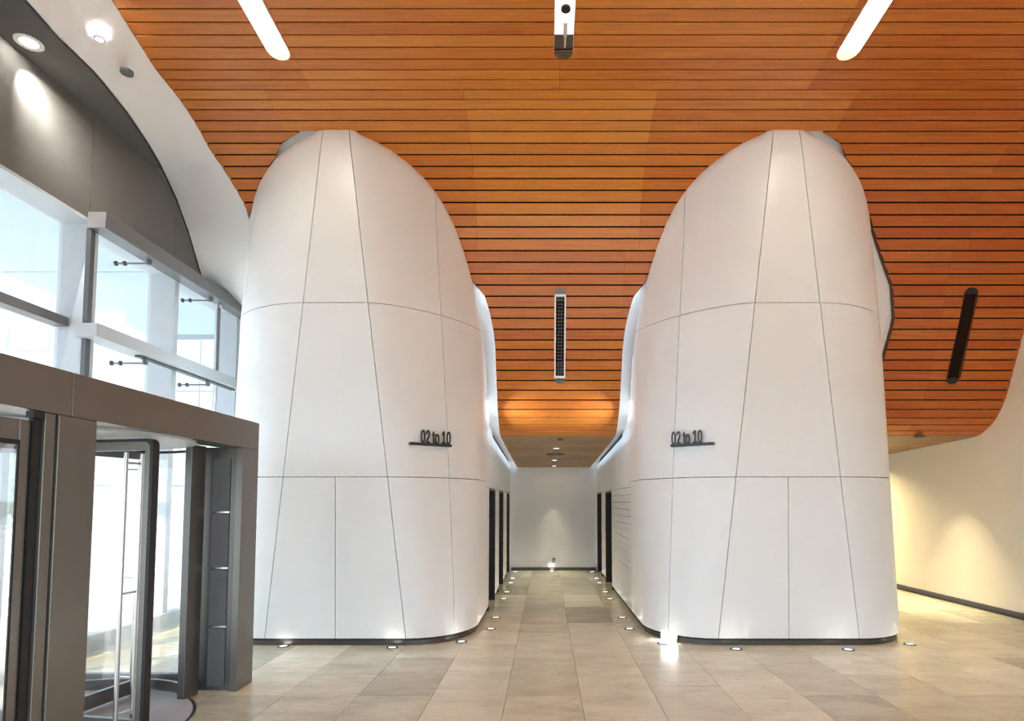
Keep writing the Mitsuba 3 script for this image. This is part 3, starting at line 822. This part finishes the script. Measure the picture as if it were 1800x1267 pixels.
def wing(angle):
    R = trimesh.transformations.rotation_matrix(math.radians(angle), [0, 0, 1]); R[:2, 3] = DC
    def put(m): m = m.copy(); m.apply_transform(R); return m
    w = obj('wing', put(cat(box(0.045, 0.10, -0.022, 0.022, 0.03, 2.27), box(WR - 0.085, WR - 0.03, -0.022, 0.022, 0.03, 2.27), box(0.10, WR - 0.085, -0.022, 0.022, 0.03, 0.15), box(0.10, WR - 0.085, -0.022, 0.022, 2.20, 2.27))), 'portal', k)
    obj('pane', put(quad((0.10, 0, 0.15), (WR - 0.085, 0, 0.15), (WR - 0.085, 0, 2.20), (0.10, 0, 2.20))), 'glass', w)
    arc = [(WR - 0.06 + 0.055 * math.sin(a), 2.235 + 0.055 * math.cos(a)) for a in np.linspace(0, math.pi / 2, 8)]
    pts = [(0.05, 0, 2.29)] + [(x, 0, z) for x, z in arc] + [(WR - 0.005, 0, 0.02)]
    obj('seal', put(cat(*[trimesh.convex.convex_hull(np.vstack([[[p[0] - dx_, sy, p[2] - dz_] for dx_, dz_ in ((0, 0), (0.028, 0.022))] for p in (pts[i], pts[i + 1]) for sy in (-0.03, 0.03)])) for i in range(len(pts) - 1)])), 'black', w, label='black rubber seal')
    for s in (-1, 1):
        x = WR - 0.20
        obj('handle', put(cat(cyl((x, s * 0.075, 0.12), (x, s * 0.075, 2.18), 0.016, 14), *[cyl((x, 0, z), (x, s * 0.075, z), 0.009, 8) for z in (0.2, 1.1, 2.1)])), 'chrome', w, smooth=30, label='long vertical chrome pull bar')


for a in (-10, 80, 170, 260): wing(a)

# ------------------------------------------------------------------ outside
struct('ground', box(-90, 60, -60, 90, -0.5, -0.26), 'plaza', 'pale paved plaza outside')
struct('plaza_paving', box(-60, -5.9, -30, 40, -0.26, -0.01), 'plaza', 'pale paved plaza before the entrance')
k = thing('canopy', 'white panelled canopy over the plaza outside the upper windows', 'canopy')
for xa, xb in ((-8.7, -6.0),):
    for ya in (-1.5, 2.1, 5.7, 9.3):
        obj('soffit_panel', box(xa + 0.012, xb - 0.012, ya + 0.012, ya + 3.6 - 0.012, 5.45, 5.51), 'ext_white', k)
obj('slab', box(-8.75, -5.95, -1.55, 12.95, 5.5, 5.75), 'ext_joint', k)
obj('fascia', box(-8.75, -5.95, 12.9, 12.96, 5.36, 5.75), 'ext_joint', k)
k = thing('annex_building', 'white panelled building wing seen through the upper windows', 'building')
obj('wall', box(-11.5, -6.0, 15.05, 15.5, -0.2, 9), 'ext_joint', k)
for xa, xb in ((-11.5, -10.15), (-10.15, -8.8), (-8.8, -7.4), (-7.4, -6.0)):
    for za, zb in ((-0.2, 2.2), (2.2, 4.6), (4.6, 9.0)):
        obj('panel', box(xa + 0.012, xb - 0.012, 15.02, 15.06, za + 0.012, zb - 0.012), 'ext_white', k)
for x in (-10.6, -8.9):
    w = obj('window_frame', cat(box(x, x + 0.08, 14.95, 15.02, 0.15, 2.4), box(x + 0.8, x + 0.88, 14.95, 15.02, 0.15, 2.4), box(x, x + 0.88, 14.95, 15.02, 2.32, 2.4), box(x, x + 0.88, 14.95, 15.02, 0.15, 0.25)), 'grey_steel', k)
    obj('pane', box(x + 0.08, x + 0.8, 14.99, 15.015, 0.25, 2.32), 'ext_glass', w)
k = thing('office_building', 'distant pale office building beyond the nearest upper window', 'building')
obj('wall', box(-62, -36, 44, 60, -0.2, 24), 'ext_white', k)
for z in np.arange(3.5, 23, 3.2):
    for x in np.arange(-61, -37.5, 3.1):
        obj('window', box(x, x + 2.2, 43.9, 44.02, z, z + 1.7), 'ext_glass', k)
obj('sign_band', box(-54, -37, 43.7, 44.0, 10.9, 11.7), 'ext_blue', k, label='blue band')


def tree(x, y, label, h=4.2, r=1.6):
    k = thing('street_tree', label, 'tree')
    obj('trunk', cat(cyl((x, y, -0.2), (x + 0.05, y, 1.4), 0.09, 10), cyl((x + 0.05, y, 1.4), (x + 0.4, y + 0.1, 2.6), 0.05, 8), cyl((x + 0.05, y, 1.3), (x - 0.35, y - 0.1, 2.5), 0.05, 8)), 'bark', k, smooth=30)
    n = 5200
    d = rng.normal(size=(n, 3)); d /= np.linalg.norm(d, axis=1)[:, None]
    lob = rng.integers(0, 7, n); cs = rng.normal(0, 0.55, (7, 3)) * [1, 1, 0.8]
    c = d * (rng.random(n)[:, None] ** 0.45) * r * 0.62 * [1, 1, 1.0] + cs[lob] + [x, y, h * 0.58]
    u = rng.normal(size=(n, 3)); v = np.cross(u, rng.normal(size=(n, 3)))
    u = u / np.linalg.norm(u, axis=1)[:, None] * 0.085; v = v / np.linalg.norm(v, axis=1)[:, None] * 0.05
    V = np.stack([c - u, c + v, c + u, c - v], 1).reshape(-1, 3); b = np.arange(n)[:, None] * 4
    fol = trimesh.Trimesh(V, np.vstack([b + [0, 1, 2], b + [0, 2, 3]]), process=False)
    kk = obj('foliage', fol, 'leaf', k); labels.setdefault(kk, {})['kind'] = 'stuff'


tree(-14.6, 15.8, 'leafy green street tree outside the swing door', 4.0)
tree(-19.5, 22.5, 'leafy green street tree farther out behind the first', 5.2, 2.0)
k = thing('traffic_drum', 'red and white striped traffic drum on the plaza outside the swing door', 'traffic drum')
for n_ in range(5):
    obj('stripe', trimesh.creation.cylinder(radius=0.30 - 0.015 * n_, height=0.2, sections=24, transform=trimesh.transformations.translation_matrix([-13.6, 14.4, 0.1 + 0.2 * n_])), 'red' if n_ % 2 == 0 else 'white_paint', k, smooth=30)
